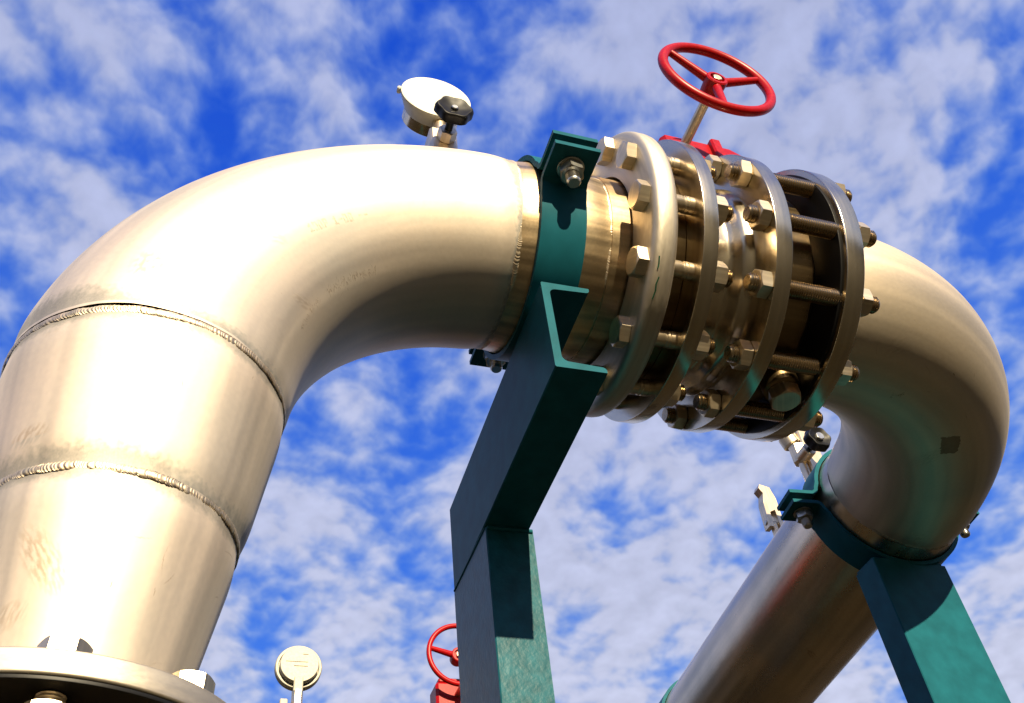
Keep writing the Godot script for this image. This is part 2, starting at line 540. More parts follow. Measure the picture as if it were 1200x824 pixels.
func make_sky() -> PanoramaSkyMaterial:
	var h := sky_w / 2
	sky_noise = [noise(4, 1.3, 3), noise(9, 4.0, 5), noise(21, 16.0, 5)]
	sky_rows.resize(h)
	var job := WorkerThreadPool.add_group_task(sky_row, h / 2 + 1)
	WorkerThreadPool.wait_for_group_task_completion(job)
	var data := PackedByteArray()
	for r in h: data.append_array(sky_rows[mini(r, h / 2)])
	var mat := PanoramaSkyMaterial.new()
	mat.panorama = ImageTexture.create_from_image(Image.create_from_data(sky_w, h, false, Image.FORMAT_RGB8, data))
	return mat

# ------------------------------------------------------------------ pipe geometry
var wob: FastNoiseLite
# radius of a pipe wall: slight unevenness, and the wall pulled in next to the welds (positions along it)
func wall(r: float, s: float, th: float, welds: Array, depth := 0.0032, width := 0.019) -> float:
	var o := r + 0.00035 * wob.get_noise_3d(cos(th) * 2.0, sin(th) * 2.0, s * 9.0)
	for w in welds:
		var q: float = (s - w) / width
		o -= depth * exp(-q * q) * (1.0 + 0.5 * wob.get_noise_2d(th * 3.0, w * 50.0))
	return o

func pipe(centre: Callable, frame: Callable, radius: Callable, s0: float, s1: float, step: float, welds: Array, seg := 120) -> ArrayMesh:
	var cs := []; var sd := []; var up := []; var rs := []
	var cnt := int(ceil((s1 - s0) / step)) + 1
	for k in cnt:
		var s := lerpf(s0, s1, float(k) / (cnt - 1))
		cs.append(centre.call(s))
		var f: Array = frame.call(s)
		sd.append(f[0]); up.append(f[1])
		var row := PackedFloat32Array()
		row.resize(seg)
		for q in seg: row[q] = wall(radius.call(s), s, TAU * q / seg, welds)
		rs.append(row)
	return sweep(cs, sd, up, rs, seg, false, 1.0 / (TAU * PIPE_R))

# scalloped weld bead round a circle
func bead(at: Vector3, axis: Vector3, rad: float, thick: float, seed_: int) -> ArrayMesh:
	var fr := along(axis, at)
	var rng := RandomNumberGenerator.new()
	rng.seed = seed_
	var seg := 1080
	var b := Builder.new()
	var tseg := 8
	var nz := noise(seed_, 0.02, 3)
	var pulses := rad * 2300.0
	for k in seg + 1:
		var th := TAU * k / seg
		var ph := th * pulses / TAU + nz.get_noise_1d(float(k % seg)) * 3.5
		var saw := ph - floorf(ph)
		var swell := thick * (0.92 + 0.13 * sin(TAU * saw) + 0.14 * nz.get_noise_1d(k % seg * 2.2 + 900.0))
		var drift := thick * 0.35 * nz.get_noise_1d(k % seg * 1.5 + 4000.0)
		for q in tseg + 1:
			var a := PI * q / tseg
			var lag := sin(a) * 0.028
			var off := Vector3(cos(th - lag), 0, sin(th - lag))
			var p := off * (rad - 0.0022 + sin(a) * swell * 0.62) + Vector3(0, cos(a) * swell * 1.45 + drift, 0)
			b.vert(fr * p, Vector3.ZERO)
	for k in seg:
		for q in tseg:
			var i := k * (tseg + 1) + q
			for t in [[i, i + 1, i + tseg + 2], [i, i + tseg + 2, i + tseg + 1]]:
				b.ix.append(t[0]); b.ix.append(t[1]); b.ix.append(t[2])
	# smooth normals
	for t in range(0, b.ix.size(), 3):
		var g := (b.v[b.ix[t + 1]] - b.v[b.ix[t]]).cross(b.v[b.ix[t + 2]] - b.v[b.ix[t]])
		var out := b.v[b.ix[t]] - at
		if g.dot(out) < 0: g = -g
		for e in 3: b.n[b.ix[t + e]] += g
	for k in b.n.size(): b.n[k] = b.n[k].normalized() if b.n[k].length() > 0 else Vector3.UP
	var old := b.ix.duplicate()
	b.ix.clear()
	for t in range(0, old.size(), 3): b.tri(old[t], old[t + 1], old[t + 2])
	return b.done()

# channel section (web on the low-u side) with rounded inner corners and flange toes
func channel_poly(wide: float, deep: float, web: float, flange: float) -> PackedVector2Array:
	var p := PackedVector2Array()
	p.append(Vector2(0.0015, 0)); p.append(Vector2(wide, 0))
	for k in 5:
		var a := PI / 2 * k / 4.0
		p.append(Vector2(wide - flange * 0.6 + flange * 0.6 * cos(a), flange * 0.4 + flange * 0.6 * sin(a)))
	var r := 0.009
	for k in 6:
		var a := -PI / 2 - PI / 2 * k / 5.0
		p.append(Vector2(web + r + r * cos(a), flange * 1.25 + r + r * sin(a)))
	for k in 6:
		var a := PI - PI / 2 * k / 5.0
		p.append(Vector2(web + r + r * cos(a), deep - flange * 1.25 - r + r * sin(a)))
	for k in 5:
		var a := -PI / 2 + PI / 2 * k / 4.0
		p.append(Vector2(wide - flange * 0.6 + flange * 0.6 * cos(a), deep - flange * 0.4 + flange * 0.6 * sin(a)))
	p.append(Vector2(wide, deep)); p.append(Vector2(0.0015, deep)); p.append(Vector2(0, deep - 0.0015)); p.append(Vector2(0, 0.0015))
	return p

# half of a strap clamp: arc over the pipe, small outward bends, two flat ears
func strap_half(inner: float, thick: float, gap: float, ear: float) -> PackedVector2Array:
	var top := PackedVector2Array()       # outer line, right ear to left ear
	var bot := PackedVector2Array()
	var rb := 0.012
	var mid := inner + thick / 2.0
	var line := PackedVector2Array()
	line.append(Vector2(mid + ear, gap))
	line.append(Vector2(mid + ear * 0.5, gap))
	for k in 7:                            # bend from flat ear to the arc
		var a := -PI / 2 - PI / 2 * k / 6.0
		line.append(Vector2(mid + 0.002 + rb + rb * cos(a), gap + rb + rb * sin(a)))
	var a0 := asin((gap + rb + 0.012) / mid)
	for k in 37:
		var a := lerpf(a0, PI - a0, k / 36.0)
		line.append(Vector2(cos(a), sin(a)) * mid)
	for k in 7:
		var a := -PI / 2 * k / 6.0
		line.append(Vector2(-mid - 0.002 - rb + rb * cos(a), gap + rb + rb * sin(a)))
	line.append(Vector2(-mid - ear * 0.5, gap))
	line.append(Vector2(-mid - ear, gap))
	for k in line.size():
		var t := (line[mini(k + 1, line.size() - 1)] - line[maxi(k - 1, 0)]).normalized()
		var nn := Vector2(t.y, -t.x)
		top.append(line[k] + nn * thick / 2.0)
		bot.append(line[k] - nn * thick / 2.0)
	bot.reverse()
	top.append_array(bot)
	return top

func pipe_clamp(label: String, at: Vector3, axis: Vector3, wide: float, mat: Material) -> Node3D:
	var t := thing("pipe_clamp", label, "pipe clamp", at, "green strap clamps round the pipes")
	var wa := axis.normalized()
	var va := (Vector3.UP - wa * wa.y).normalized()
	var ua := va.cross(wa)
	var poly := strap_half(PIPE_R + 0.0015, 0.0075, 0.0115, 0.062)
	part("upper_strap", extrude(poly, at - wa * wide / 2, ua, va, wa, wide, 40.0), mat, t)
	part("lower_strap", extrude(poly, at - wa * wide / 2, -ua, -va, wa, wide, 40.0), mat, t)
	for s in [-1.0, 1.0]:
		var c: Vector3 = at + ua * s * (PIPE_R + 0.036)
		var bolt := part("bolt", thread(0.0095, 0.080, 0.0022, 16), mats.zinc, t, along(-va, c + va * 0.030))
		part("nut", hexagon(0.029, 0.0145, true, 0.009), mats.zinc, bolt, along(-va, c - va * 0.0182, 0.4))
		part("washer", plate(0.0095, 0.018, 0.0028, 0.0006, 24), mats.zinc, bolt, along(-va, c - va * 0.0153))
		part("head", hexagon(0.029, 0.012, false), mats.zinc, bolt, along(va, c + va * 0.0153, 0.2))
	return t

# ------------------------------------------------------------------ the place
func _ready() -> void:
	# camera
	var cam := Camera3D.new()
	cam.name = "camera"
	add_child(cam)
	var right := Vector3(0.95066358, -0.0943618, 0.2955243)
	var up := Vector3(-0.1467872, 0.70240639, 0.69647598)
	var fwd := Vector3(0.27329889, 0.70549353, -0.65390106)
	cam.transform = Transform3D(Basis(right, up, -fwd).orthonormalized(), Vector3(-0.31681, -1.03428 + HEIGHT, 0.78163))
	cam.fov = 2.0 * rad_to_deg(atan(412.0 / 1105.54))
	cam.near = 0.02
	cam.far = 600.0
	cam.current = true
	# sky and exposure
	var we := WorldEnvironment.new()
	we.name = "environment"
	var env := Environment.new()
	env.background_mode = Environment.BG_SKY
	var sky := Sky.new()
	sky.sky_material = make_sky()
	env.sky = sky
	env.background_energy_multiplier = 0.5
	env.tonemap_mode = Environment.TONE_MAPPER_LINEAR
	env.tonemap_exposure = 2.0
	env.sdfgi_enabled = true
	env.ssao_enabled = true
	env.ssil_enabled = true
	we.environment = env
	add_child(we)
	# sun: behind the viewer, 27.5 degrees up
	var sun := DirectionalLight3D.new()
	sun.name = "sun"
	add_child(sun)
	var el := deg_to_rad(27.5)
	var az := deg_to_rad(1.0)
	var to_sun := Vector3(cos(el) * sin(az), sin(el), cos(el) * cos(az))
	sun.look_at_from_position(to_sun * 20.0, Vector3.ZERO, Vector3.UP)
	sun.light_color = Color(1.0, 0.92, 0.76)
	sun.light_energy = 1.6
	sun.light_angular_distance = 0.5
	sun.shadow_enabled = true

	wob = noise(3, 0.6, 3)
	make_materials()
	build_ground()
	build_left_spool()
	build_backing_flange()
	build_flanged_spool()
	build_valve()
	build_right_spool()
	build_supports()
	build_instruments()
	build_far_things()
	for o in find_children("*", "Node3D", true, false):
		if o.has_meta("base_at"): o.remove_meta("base_at")

func build_ground() -> void:
	var g := MeshInstance3D.new()
	g.name = "ground"
	var b := Builder.new()
	var n := 96
	var nz := noise(31, 0.15, 4)
	var ridge := noise(33, 0.012, 3)
	for i in n + 1:
		for j in n + 1:
			var x := (i - n / 2.0)
			var z := (j - n / 2.0)
			x *= 0.8 + absf(x) * 0.075; z *= 0.8 + absf(z) * 0.075
			var far := Vector2(x, z).length()
			var lift := smoothstep(28.0, 170.0, far) * (34.0 + 16.0 * ridge.get_noise_2d(x, z))  # unseen hills added all round to cover low sky and darken, warm the reflections
			b.vert(Vector3(x, -0.03 + 0.03 * nz.get_noise_2d(x, z) + lift, z), Vector3.UP, Vector2(x, z))
	for i in n + 1:
		for j in n + 1:
			var at := func(p: int, q: int) -> Vector3: return b.v[clampi(p, 0, n) * (n + 1) + clampi(q, 0, n)]
			var nn: Vector3 = (at.call(i, j + 1) - at.call(i, j - 1)).cross(at.call(i + 1, j) - at.call(i - 1, j))
			b.n[i * (n + 1) + j] = nn.normalized() if nn.y > 0 else -nn.normalized()
	for i in n:
		for j in n:
			var a := i * (n + 1) + j
			b.quad(a, a + 1, a + n + 2, a + n + 1)
	g.mesh = b.done()
	g.material_override = mats.ground
	g.set_meta("kind", "structure")
	add_child(g)

# left elbow frame
const PSI := 0.0483
const TH := 1.5116
func tilt(v: Vector3) -> Vector3:
	return Vector3(v.x, v.y * cos(PSI), -v.y * sin(PSI))
func elbow_centre(s: float) -> Vector3:
	var t := s / ELBOW_A
	return tilt(Vector3(-ELBOW_A * sin(t), -ELBOW_A + ELBOW_A * cos(t), 0))
func elbow_frame(s: float) -> Array:
	var t := s / ELBOW_A
	var o := tilt(Vector3(-sin(t), cos(t), 0))
	var tn := tilt(Vector3(-cos(t), -sin(t), 0))
	return [o, tn.cross(o).normalized()]
var riser_top := Vector3.ZERO
var riser_dir := Vector3.ZERO

func build_left_spool() -> void:
	var t := thing("pipe_elbow", "thick bare steel pipe elbow rising from the tapered riser at left to the clamp", "pipe", Vector3(-0.4, -0.71, 0.017))
	riser_top = elbow_centre(ELBOW_A * TH)
	riser_dir = Vector3(-0.02802, -0.9996, -0.00305).normalized()
	var s2 := 0.1602
	var s3 := 0.3359
	var le := ELBOW_A * TH
	part("elbow", pipe(elbow_centre, elbow_frame, func(_s): return PIPE_R, 0.0, le, 0.006, [0.0, le], 144), mats.pipe, t)
	var rc := func(s): return riser_top + riser_dir * s
	var o := elbow_frame(le)
	var ro: Vector3 = (o[0] - riser_dir * riser_dir.dot(o[0])).normalized()
	var rf := func(_s): return [ro, riser_dir.cross(ro).normalized()]
	var cone := func(s): return lerpf(PIPE_R, 0.1127, s / s2) if s < s2 else lerpf(0.1127, 0.0816, (s - s2) / (s3 - s2))
	var c1 := part("reducer", pipe(rc, rf, cone, 0.0, s2, 0.004, [0.0, s2], 144), mats.riser, t)
	c1.set_meta("label", "upper tapered ring of the riser between two weld seams")
	var c2 := part("reducer", pipe(rc, rf, cone, s2, s3 + 0.004, 0.004, [s2], 144), mats.riser_low, t)
	c2.set_meta("label", "lower tapered piece of the riser standing on the flange")
	part("stub_pipe", pipe(func(s): return Vector3(s, 0, 0), func(_s): return [Vector3(0, 1, 0), Vector3(0, 0, -1)], func(_s): return PIPE_R, 0.0, 0.1245, 0.004, [0.0, 0.1245]), mats.stub, t)
	part("collar", lathe([Vector2(PIPE_R - 0.006, 0.0), Vector2(PIPE_R - 0.0005, 0.0), Vector2(PIPE_R - 0.0005, 0.060), Vector2(PIPE_R + 0.008, 0.0625), Vector2(0.163, 0.0626), Vector2(0.163, 0.0632)], 96), mats.stub, t, along(Vector3.RIGHT, Vector3(0.1245, 0, 0)))
	var wb := [[Vector3.ZERO, Vector3.RIGHT, PIPE_R - 0.0022, 0.0026, 5], [Vector3(0.1245, 0, 0), Vector3.RIGHT, PIPE_R - 0.0022, 0.0026, 6], [riser_top, riser_dir, PIPE_R - 0.0014, 0.0029, 7], [riser_top + riser_dir * s2, riser_dir, 0.1127 - 0.0014, 0.0029, 8], [riser_top + riser_dir * s3, riser_dir, 0.0816, 0.004, 9]]
	for w in wb: part("weld_bead", bead(w[0], w[1], w[2], w[3], w[4]), mats.weld, t)
	# bottom flange of the riser with its studs
	var fl := part("flange", plate(0.078, 0.1448, 0.0183, 0.0022, 120), mats.cast_flange, t, along(riser_dir, riser_top + riser_dir * s3))
	fl.set_meta("label", "round flange at the foot of the riser")
	part("gasket", plate(0.08, 0.1435, 0.003, 0.0005, 96), mats.black, fl, along(riser_dir, riser_top + riser_dir * (s3 + 0.0185)))  # black disc added so the flange underside looks in deep shade
	var hexm := hexagon(0.0305, 0.0135, false)
	var nutm := hexagon(0.0305, 0.016, true, 0.0095)
	var thr := thread(0.0098, 0.115, 0.0025, 14)
	for k in 8:
		var a := TAU * k / 8.0 + deg_to_rad(3.0)
		var c := riser_top + riser_dir * s3 + (Vector3(sin(a), 0, cos(a))) * 0.121
		var bl := part("bolt", thr, mats.bolt, fl, along(riser_dir, c - riser_dir * 0.002))
		part("head", hexm, mats.bolt, fl, along(-riser_dir, c - riser_dir * 0.0003, 0.52 + 0.05 * k))
		part("nut", nutm, mats.bolt, fl, along(riser_dir, c + riser_dir * 0.0305, 0.5 - 0.08 * k))
	# the piece below, out of the picture: wafer body, mating flange and pipe down to the ground
	var lower := thing("riser_foot", "pipe below the riser flange running down to the ground", "pipe", riser_top + riser_dir * 2.2)
	part("body", plate(0.06, 0.1, 0.067, 0.002, 64), mats.dark_steel, lower, along(riser_dir, riser_top + riser_dir * (s3 + 0.0217)))
	part("flange", plate(0.078, 0.1425, 0.02, 0.002, 96), mats.flange, lower, along(riser_dir, riser_top + riser_dir * (s3 + 0.0888)))
	part("pipe", rod(0.084, 1.80, 0.001, 64), mats.dark_steel, lower, along(riser_dir, riser_top + riser_dir * (s3 + 0.109)))

func bolt_spot(k: int, r := BOLT_CIRCLE) -> Vector3:
	var a := deg_to_rad(15.0 + 30.0 * k)
	return Vector3(0, sin(a) * r, cos(a) * r)

func build_backing_flange() -> void:
	var t := thing("backing_flange", "thick pale steel flange ring with rounded edges beside the green clamp", "flange", Vector3(0.175, 0, 0))
	part("ring", plate(0.1405, 0.2072, 0.036, 0.012, 144), mats.cast_flange, t, along(Vector3.RIGHT, Vector3(0.1512, 0, 0)))
	part("marker_line", tube([Vector3(0.1605, -0.1405, 0.1518), Vector3(0.1612, -0.1475, 0.145), Vector3(0.1606, -0.152, 0.1403)], 0.0009, 6), mats.marker, t)
	part("marker_line", tube([Vector3(0.1640, -0.1585, 0.1332), Vector3(0.1620, -0.1645, 0.1258), Vector3(0.1630, -0.1690, 0.1196), Vector3(0.1612, -0.1755, 0.1098)], 0.0009, 6), mats.marker, t)
	var headm := hexagon(0.036, 0.0155, false)
	var nutm := hexagon(0.036, 0.0205, true, 0.0115)
	var shank := lathe([Vector2(0.0115, 0), Vector2(0.0115, 0.052), Vector2(0.0108, 0.0535), Vector2(0.0108, 0.056), Vector2(0.0118, 0.057), Vector2(0.0118, 0.060), Vector2(0.0108, 0.061), Vector2(0.0118, 0.062), Vector2(0.0118, 0.092)], 24)
	var tip := thread(0.0118, 0.036, 0.003, 16)
	var wash := plate(0.0118, 0.0205, 0.003, 0.0005, 28)
	for k in 12:
		var p := bolt_spot(k)
		var bl := part("bolt", shank, mats.bolt, t, along(Vector3.RIGHT, Vector3(0.1500, 0, 0) + p))
		part("head", headm, mats.bolt, bl, along(Vector3.LEFT, Vector3(0.1513, 0, 0) + p, 0.37 * k * k))
		part("washer", wash, mats.bolt, bl, along(Vector3.RIGHT, Vector3(0.2408, 0, 0) + p))
		part("nut", nutm, mats.bolt, bl, along(Vector3.RIGHT, Vector3(0.2438, 0, 0) + p, 0.61 * k * k))
		part("tip", tip, mats.thread, bl, along(Vector3.RIGHT, Vector3(0.2405, 0, 0) + p))

func build_flanged_spool() -> void:
	var t := thing("flanged_spool", "short polished steel pipe piece between two bolted flanges under the red gearbox", "pipe", Vector3(0.28, 0, 0))
	part("flange", plate(0.11, 0.208, 0.0215, 0.0012, 144), mats.flange, t, along(Vector3.RIGHT, Vector3(0.2192, 0, 0)))
	part("gasket", plate(0.12, 0.160, 0.0315, 0.0005, 96), mats.dark_steel, t, along(Vector3.RIGHT, Vector3(0.1874, 0, 0)))
	part("neck", lathe([Vector2(0.150, 0.0), Vector2(0.1415, 0.010), Vector2(0.1365, 0.020), Vector2(0.1365, 0.052), Vector2(0.138, 0.056), Vector2(0.1425, 0.062), Vector2(0.149, 0.067), Vector2(0.154, 0.073), Vector2(0.156, 0.0842)], 144), mats.polished, t, along(Vector3.RIGHT, Vector3(0.2405, 0, 0)))
	part("weld_bead", bead(Vector3(0.2885, 0, 0), Vector3.RIGHT, PIPE_R + 0.0002, 0.0028, 17), mats.weld, t)
	part("flange", plate(0.11, 0.208, 0.0243, 0.0012, 144), mats.flange, t, along(Vector3.RIGHT, Vector3(0.3246, 0, 0)))

func build_valve() -> void:
	var t := thing("butterfly_valve", "dark butterfly valve with red gearbox and handwheel between the stud bolts", "valve", Vector3(0.39, 0, 0))
	part("body", lathe([Vector2(0.139, 0.0), Vector2(0.139, 0.011), Vector2(0.160, 0.010), Vector2(0.1625, 0.0125), Vector2(0.1625, 0.060), Vector2(0.160, 0.0625), Vector2(0.139, 0.0695), Vector2(0.139, 0.0790)], 120), mats.dark_steel, t, along(Vector3.RIGHT, Vector3(0.3491, 0, 0)))
	part("boss", rod(0.026, 0.03, 0.003, 40), mats.dark_steel, t, along(Vector3(0, -1, 0), Vector3(0.404, -0.158, 0.0)))
	part("plug", hexagon(0.040, 0.020, true), mats.bolt, t, along(Vector3(0, -1, 0), Vector3(0.404, -0.187, 0.0), 0.52))
	part("neck", rod(0.034, 0.132, 0.003, 40), mats.dark_steel, t, along(Vector3.UP, Vector3(0.388, 0.145, 0.0)))
	# red gearbox: a flat casting with a raised cover and a rounded worm housing
	var poly := PackedVector2Array()
	for q in [Vector2(0.320, 0.060), Vector2(0.314, 0.052), Vector2(0.314, -0.045), Vector2(0.322, -0.056), Vector2(0.385, -0.062), Vector2(0.45, -0.055), Vector2(0.488, -0.03), Vector2(0.498, 0.0), Vector2(0.494, 0.030), Vector2(0.478, 0.052), Vector2(0.445, 0.060), Vector2(0.385, 0.060)]: poly.append(q)
	var gb := part("gearbox", extrude(poly, Vector3(0, 0.276, 0), Vector3(1, 0, 0), Vector3(0, 0, 1), Vector3(0, 1, 0), 0.068, 40.0), mats.red, t)
	var cov := PackedVector2Array()
	for q in poly: cov.append((q - Vector2(0.405, 0.0)) * 0.86 + Vector2(0.405, 0.0))
	part("cover", extrude(cov, Vector3(0, 0.344, 0), Vector3(1, 0, 0), Vector3(0, 0, 1), Vector3(0, 1, 0), 0.012, 40.0), mats.red, gb)
	part("worm_housing", rod(0.027, 0.135, 0.004, 36), mats.red, gb, along(Vector3(0, 0, 1), Vector3(0.341, 0.3014, -0.065)))
	part("rib", bevel_box(Vector3(0.404, 0.290, 0.050), Vector3(0.424, 0.352, 0.070), 0.003), mats.red, gb)
	var bm := hexagon(0.013, 0.006, false)
	for q in [Vector2(0.338, 0.04), Vector2(0.44, 0.04), Vector2(0.465, 0.0), Vector2(0.44, -0.04), Vector2(0.34, -0.04)]:
		part("screw", bm, mats.zinc, gb, along(Vector3.UP, Vector3(q.x, 0.3561, q.y)))
	part("stem", rod(0.0082, 0.125, 0.001, 28), mats.bolt, t, along(Vector3(0, 0, 1), Vector3(0.341, 0.3014, 0.069)))
	handwheel(t, Vector3(0.341, 0.3014, 0.1982), 0.093, 0.0082, [143.0, 21.0, 263.0])

func handwheel(t: Node3D, at: Vector3, rad: float, thick: float, spokes: Array) -> void:
	var w := part("handwheel", ring(rad, thick, 96, 18), mats.red, t, along(Vector3(0, 0, 1), at))
	part("hub", lathe([Vector2(0.0085, -0.024), Vector2(0.0155, -0.024), Vector2(0.017, -0.021), Vector2(0.0185, -0.002), Vector2(0.0185, 0.006), Vector2(0.0165, 0.008), Vector2(0.0125, 0.008), Vector2(0.0115, 0.003), Vector2(0.0, 0.003)], 36), mats.red, w, along(Vector3(0, 0, 1), at - Vector3(0, 0, 0.006)))
	part("nut", hexagon(0.014, 0.006, true), mats.bolt, w, along(Vector3(0, 0, 1), at + Vector3(0, 0, -0.003)))
	for a in spokes:
		var d := Vector3(cos(deg_to_rad(a)), sin(deg_to_rad(a)), 0)
		var p0: Vector3 = at + d * 0.014 - Vector3(0, 0, 0.008)
		var p1: Vector3 = at + d * rad
		var pts := []; var sd := []; var up := []; var rs := []
		for k in 6:
			pts.append(p0.lerp(p1, k / 5.0)); sd.append(Vector3(0, 0, 1)); up.append(d.cross(Vector3(0, 0, 1))); rs.append(lerpf(0.0078, 0.0056, k / 5.0))
		part("spoke", sweep(pts, sd, up, rs, 16, true), mats.red, w)

var far_end := Vector3.ZERO
var far_dir := Vector3.ZERO
func far_centre(s: float) -> Vector3:
	var t := s / ELBOW_B
	var k := Vector3(0, -sin(0.0343), -cos(0.0343))
	return Vector3(0.5121, 0, 0) + Vector3.RIGHT * ELBOW_B * sin(t) + k * ELBOW_B * (1.0 - cos(t))
func far_frame(s: float) -> Array:
	var t := s / ELBOW_B
	var k := Vector3(0, -sin(0.0343), -cos(0.0343))
	var o := Vector3.RIGHT * sin(t) - k * cos(t)
	var tn := Vector3.RIGHT * cos(t) + k * sin(t)
	return [o.normalized(), tn.cross(o).normalized()]

func build_right_spool() -> void:
	var t := thing("pipe_elbow", "matt steel pipe elbow right of the valve turning away to the far pipe", "pipe", Vector3(0.92, -0.14, -0.4))
	var le := ELBOW_B * 1.4961
	far_end = far_centre(le)
	var f := far_frame(le)
	far_dir = -(f[0] as Vector3).cross(f[1]).normalized()
	var k := Vector3(0, -sin(0.0343), -cos(0.0343))
	far_dir = (Vector3.RIGHT * cos(1.4961) + k * sin(1.4961)).normalized()
	part("flange", plate(0.11, 0.208, 0.0276, 0.0018, 144), mats.flange, t, along(Vector3.RIGHT, Vector3(0.4319, 0, 0)))
	part("gasket", plate(0.12, 0.1985, 0.0035, 0.0005, 96), mats.black, t, along(Vector3.RIGHT, Vector3(0.4283, 0, 0)))  # added black disc, paints the shade on the flange face in the gap
	part("stub_pipe", pipe(func(s): return Vector3(s, 0, 0), func(_s): return [Vector3(0, 0, 1), Vector3(0, 1, 0)], func(_s): return PIPE_R, 0.459, 0.5121, 0.004, [0.478]), mats.right_elbow, t)
	part("weld_bead", bead(Vector3(0.478, 0, 0), Vector3.RIGHT, PIPE_R - 0.0022, 0.0028, 25), mats.weld, t)
	part("elbow", pipe(far_centre, far_frame, func(_s): return PIPE_R, 0.0, le, 0.006, [le], 144), mats.right_elbow, t)
	part("weld_bead", bead(far_end, far_dir, PIPE_R - 0.002, 0.0032, 26), mats.weld, t)
	var ff := func(_s): return [f[0], f[1]]
	part("pipe", pipe(func(s): return far_end + far_dir * s, ff, func(_s): return PIPE_R, 0.0, 3.2, 0.02, [0.0], 96), mats.far_pipe, t)
	var studm := thread(0.0122, 0.1985, 0.0036, 20)
	var nutm := hexagon(0.0355, 0.0175, true, 0.0115)
	for q in 12:
		var p := bolt_spot(q, 0.188)
		var st := part("stud", studm, mats.thread, t, along(Vector3.RIGHT, Vector3(0.2955, 0, 0) + p))
		part("nut", nutm, mats.bolt, st, along(Vector3.LEFT, Vector3(0.3245, 0, 0) + p, 0.47 * q * q + 0.2))
		part("nut", nutm, mats.bolt, st, along(Vector3.RIGHT, Vector3(0.4596, 0, 0) + p, 0.53 * q * q))

func build_supports() -> void:
	pipe_clamp("green strap clamp on the horizontal pipe left of the valve flanges", Vector3(0.053, 0, 0), Vector3.RIGHT, 0.062, mats.green)
	pipe_clamp("green strap clamp under the right elbow on top of the right leg", far_end + far_dir * 0.060, far_dir, 0.058, mats.green)
	pipe_clamp("green strap clamp far along the receding pipe at the bottom edge", far_end + far_dir * 0.988, far_dir, 0.06, mats.green)
	# bracket: horizontal channel arm on a channel post behind the pipe
	var t := thing("support_bracket", "dark green steel channel post with an arm reaching under the clamp", "bracket", Vector3(0.066, -HEIGHT, -0.31))
	var yaw := 0.018
	var back := Vector3(sin(yaw), 0, -cos(yaw))
	var side := Vector3(cos(yaw), 0, sin(yaw))
	part("arm", extrude(channel_poly(0.064, 0.148, 0.010, 0.0085), Vector3(0.0255, -0.2945, 0.084), side, Vector3.UP, back, 0.482, 20.0), mats.green, t)
	part("post", extrude(channel_poly(0.068, 0.167, 0.010, 0.0095), Vector3(0.0335, -0.2952, -0.231), Vector3.RIGHT, Vector3(0, 0, -1), Vector3.DOWN, HEIGHT - 0.2952 + 0.005, 20.0), mats.green_rough, t)
	part("weld_bead", tube([Vector3(0.035, -0.2965, -0.2305), Vector3(0.06, -0.2968, -0.2302), Vector3(0.1, -0.2965, -0.2305)], 0.0032, 8), mats.green, t)
	part("weld_bead", tube([Vector3(0.0335, -0.2955, -0.235), Vector3(0.0333, -0.2955, -0.31), Vector3(0.0335, -0.2955, -0.395)], 0.0018, 8), mats.green, t)
	part("base_plate", bevel_box(Vector3(-0.03, -HEIGHT - 0.01, -0.43), Vector3(0.16, -HEIGHT + 0.006, -0.20), 0.002), mats.green_rough, t)
	# right leg
	var r := thing("pipe_support", "green steel channel leg standing under the right elbow clamp", "support", Vector3(0.905, -HEIGHT, -0.42))
	part("post", extrude(channel_poly(0.058, 0.158, 0.010, 0.0095), Vector3(0.984, -0.1555, -0.402), Vector3(0, 0, -1), Vector3.LEFT, Vector3.DOWN, HEIGHT - 0.1555 + 0.005, 20.0), mats.green, r)
	part("saddle", bevel_box(Vector3(0.828, -0.1585, -0.4595), Vector3(0.980, -0.1485, -0.4045), 0.002), mats.green, r)
	part("base_plate", bevel_box(Vector3(0.80, -HEIGHT - 0.01, -0.50), Vector3(1.01, -HEIGHT + 0.006, -0.35), 0.002), mats.green, r)

# star knob: lobed outline, dished top, facing +z
func star_knob(rad: float, thick: float) -> ArrayMesh:
	var b := Builder.new()
	var seg := 72
	var prof := [[0.86, 0.0], [1.0, 0.18], [1.0, 0.72], [0.93, 0.95], [0.84, 1.0], [0.70, 0.86], [0.28, 0.72], [0.0, 0.72]]
	var rows := prof.size()
	for k in rows:
		for s in seg + 1:
			var th := TAU * s / seg
			var lobe: float = 1.0 - 0.11 * (0.5 - 0.5 * cos(th * 6.0)) * clampf((prof[k][0] - 0.5) * 2.5, 0, 1)
			b.vert(Vector3(cos(th) * rad * prof[k][0] * lobe, prof[k][1] * thick, sin(th) * rad * prof[k][0] * lobe), Vector3.ZERO)
	for k in rows - 1:
		for s in seg:
			var i := k * (seg + 1) + s
			b.ix.append_array(PackedInt32Array([i, i + 1, i + seg + 2, i, i + seg + 2, i + seg + 1]))
	for s in range(0, b.ix.size(), 3):
		var g := (b.v[b.ix[s + 1]] - b.v[b.ix[s]]).cross(b.v[b.ix[s + 2]] - b.v[b.ix[s]])
		for e in 3: b.n[b.ix[s + e]] += g
	var flip := 1.0 if b.n[(rows - 2) * (seg + 1) + 3].y > 0 else -1.0
	for k in b.n.size(): b.n[k] = (b.n[k] * flip).normalized() if b.n[k].length() > 1e-12 else Vector3.UP
	var old := b.ix.duplicate()
	b.ix.clear()
	for s in range(0, old.size(), 3): b.tri(old[s], old[s + 1], old[s + 2])
	return b.done()

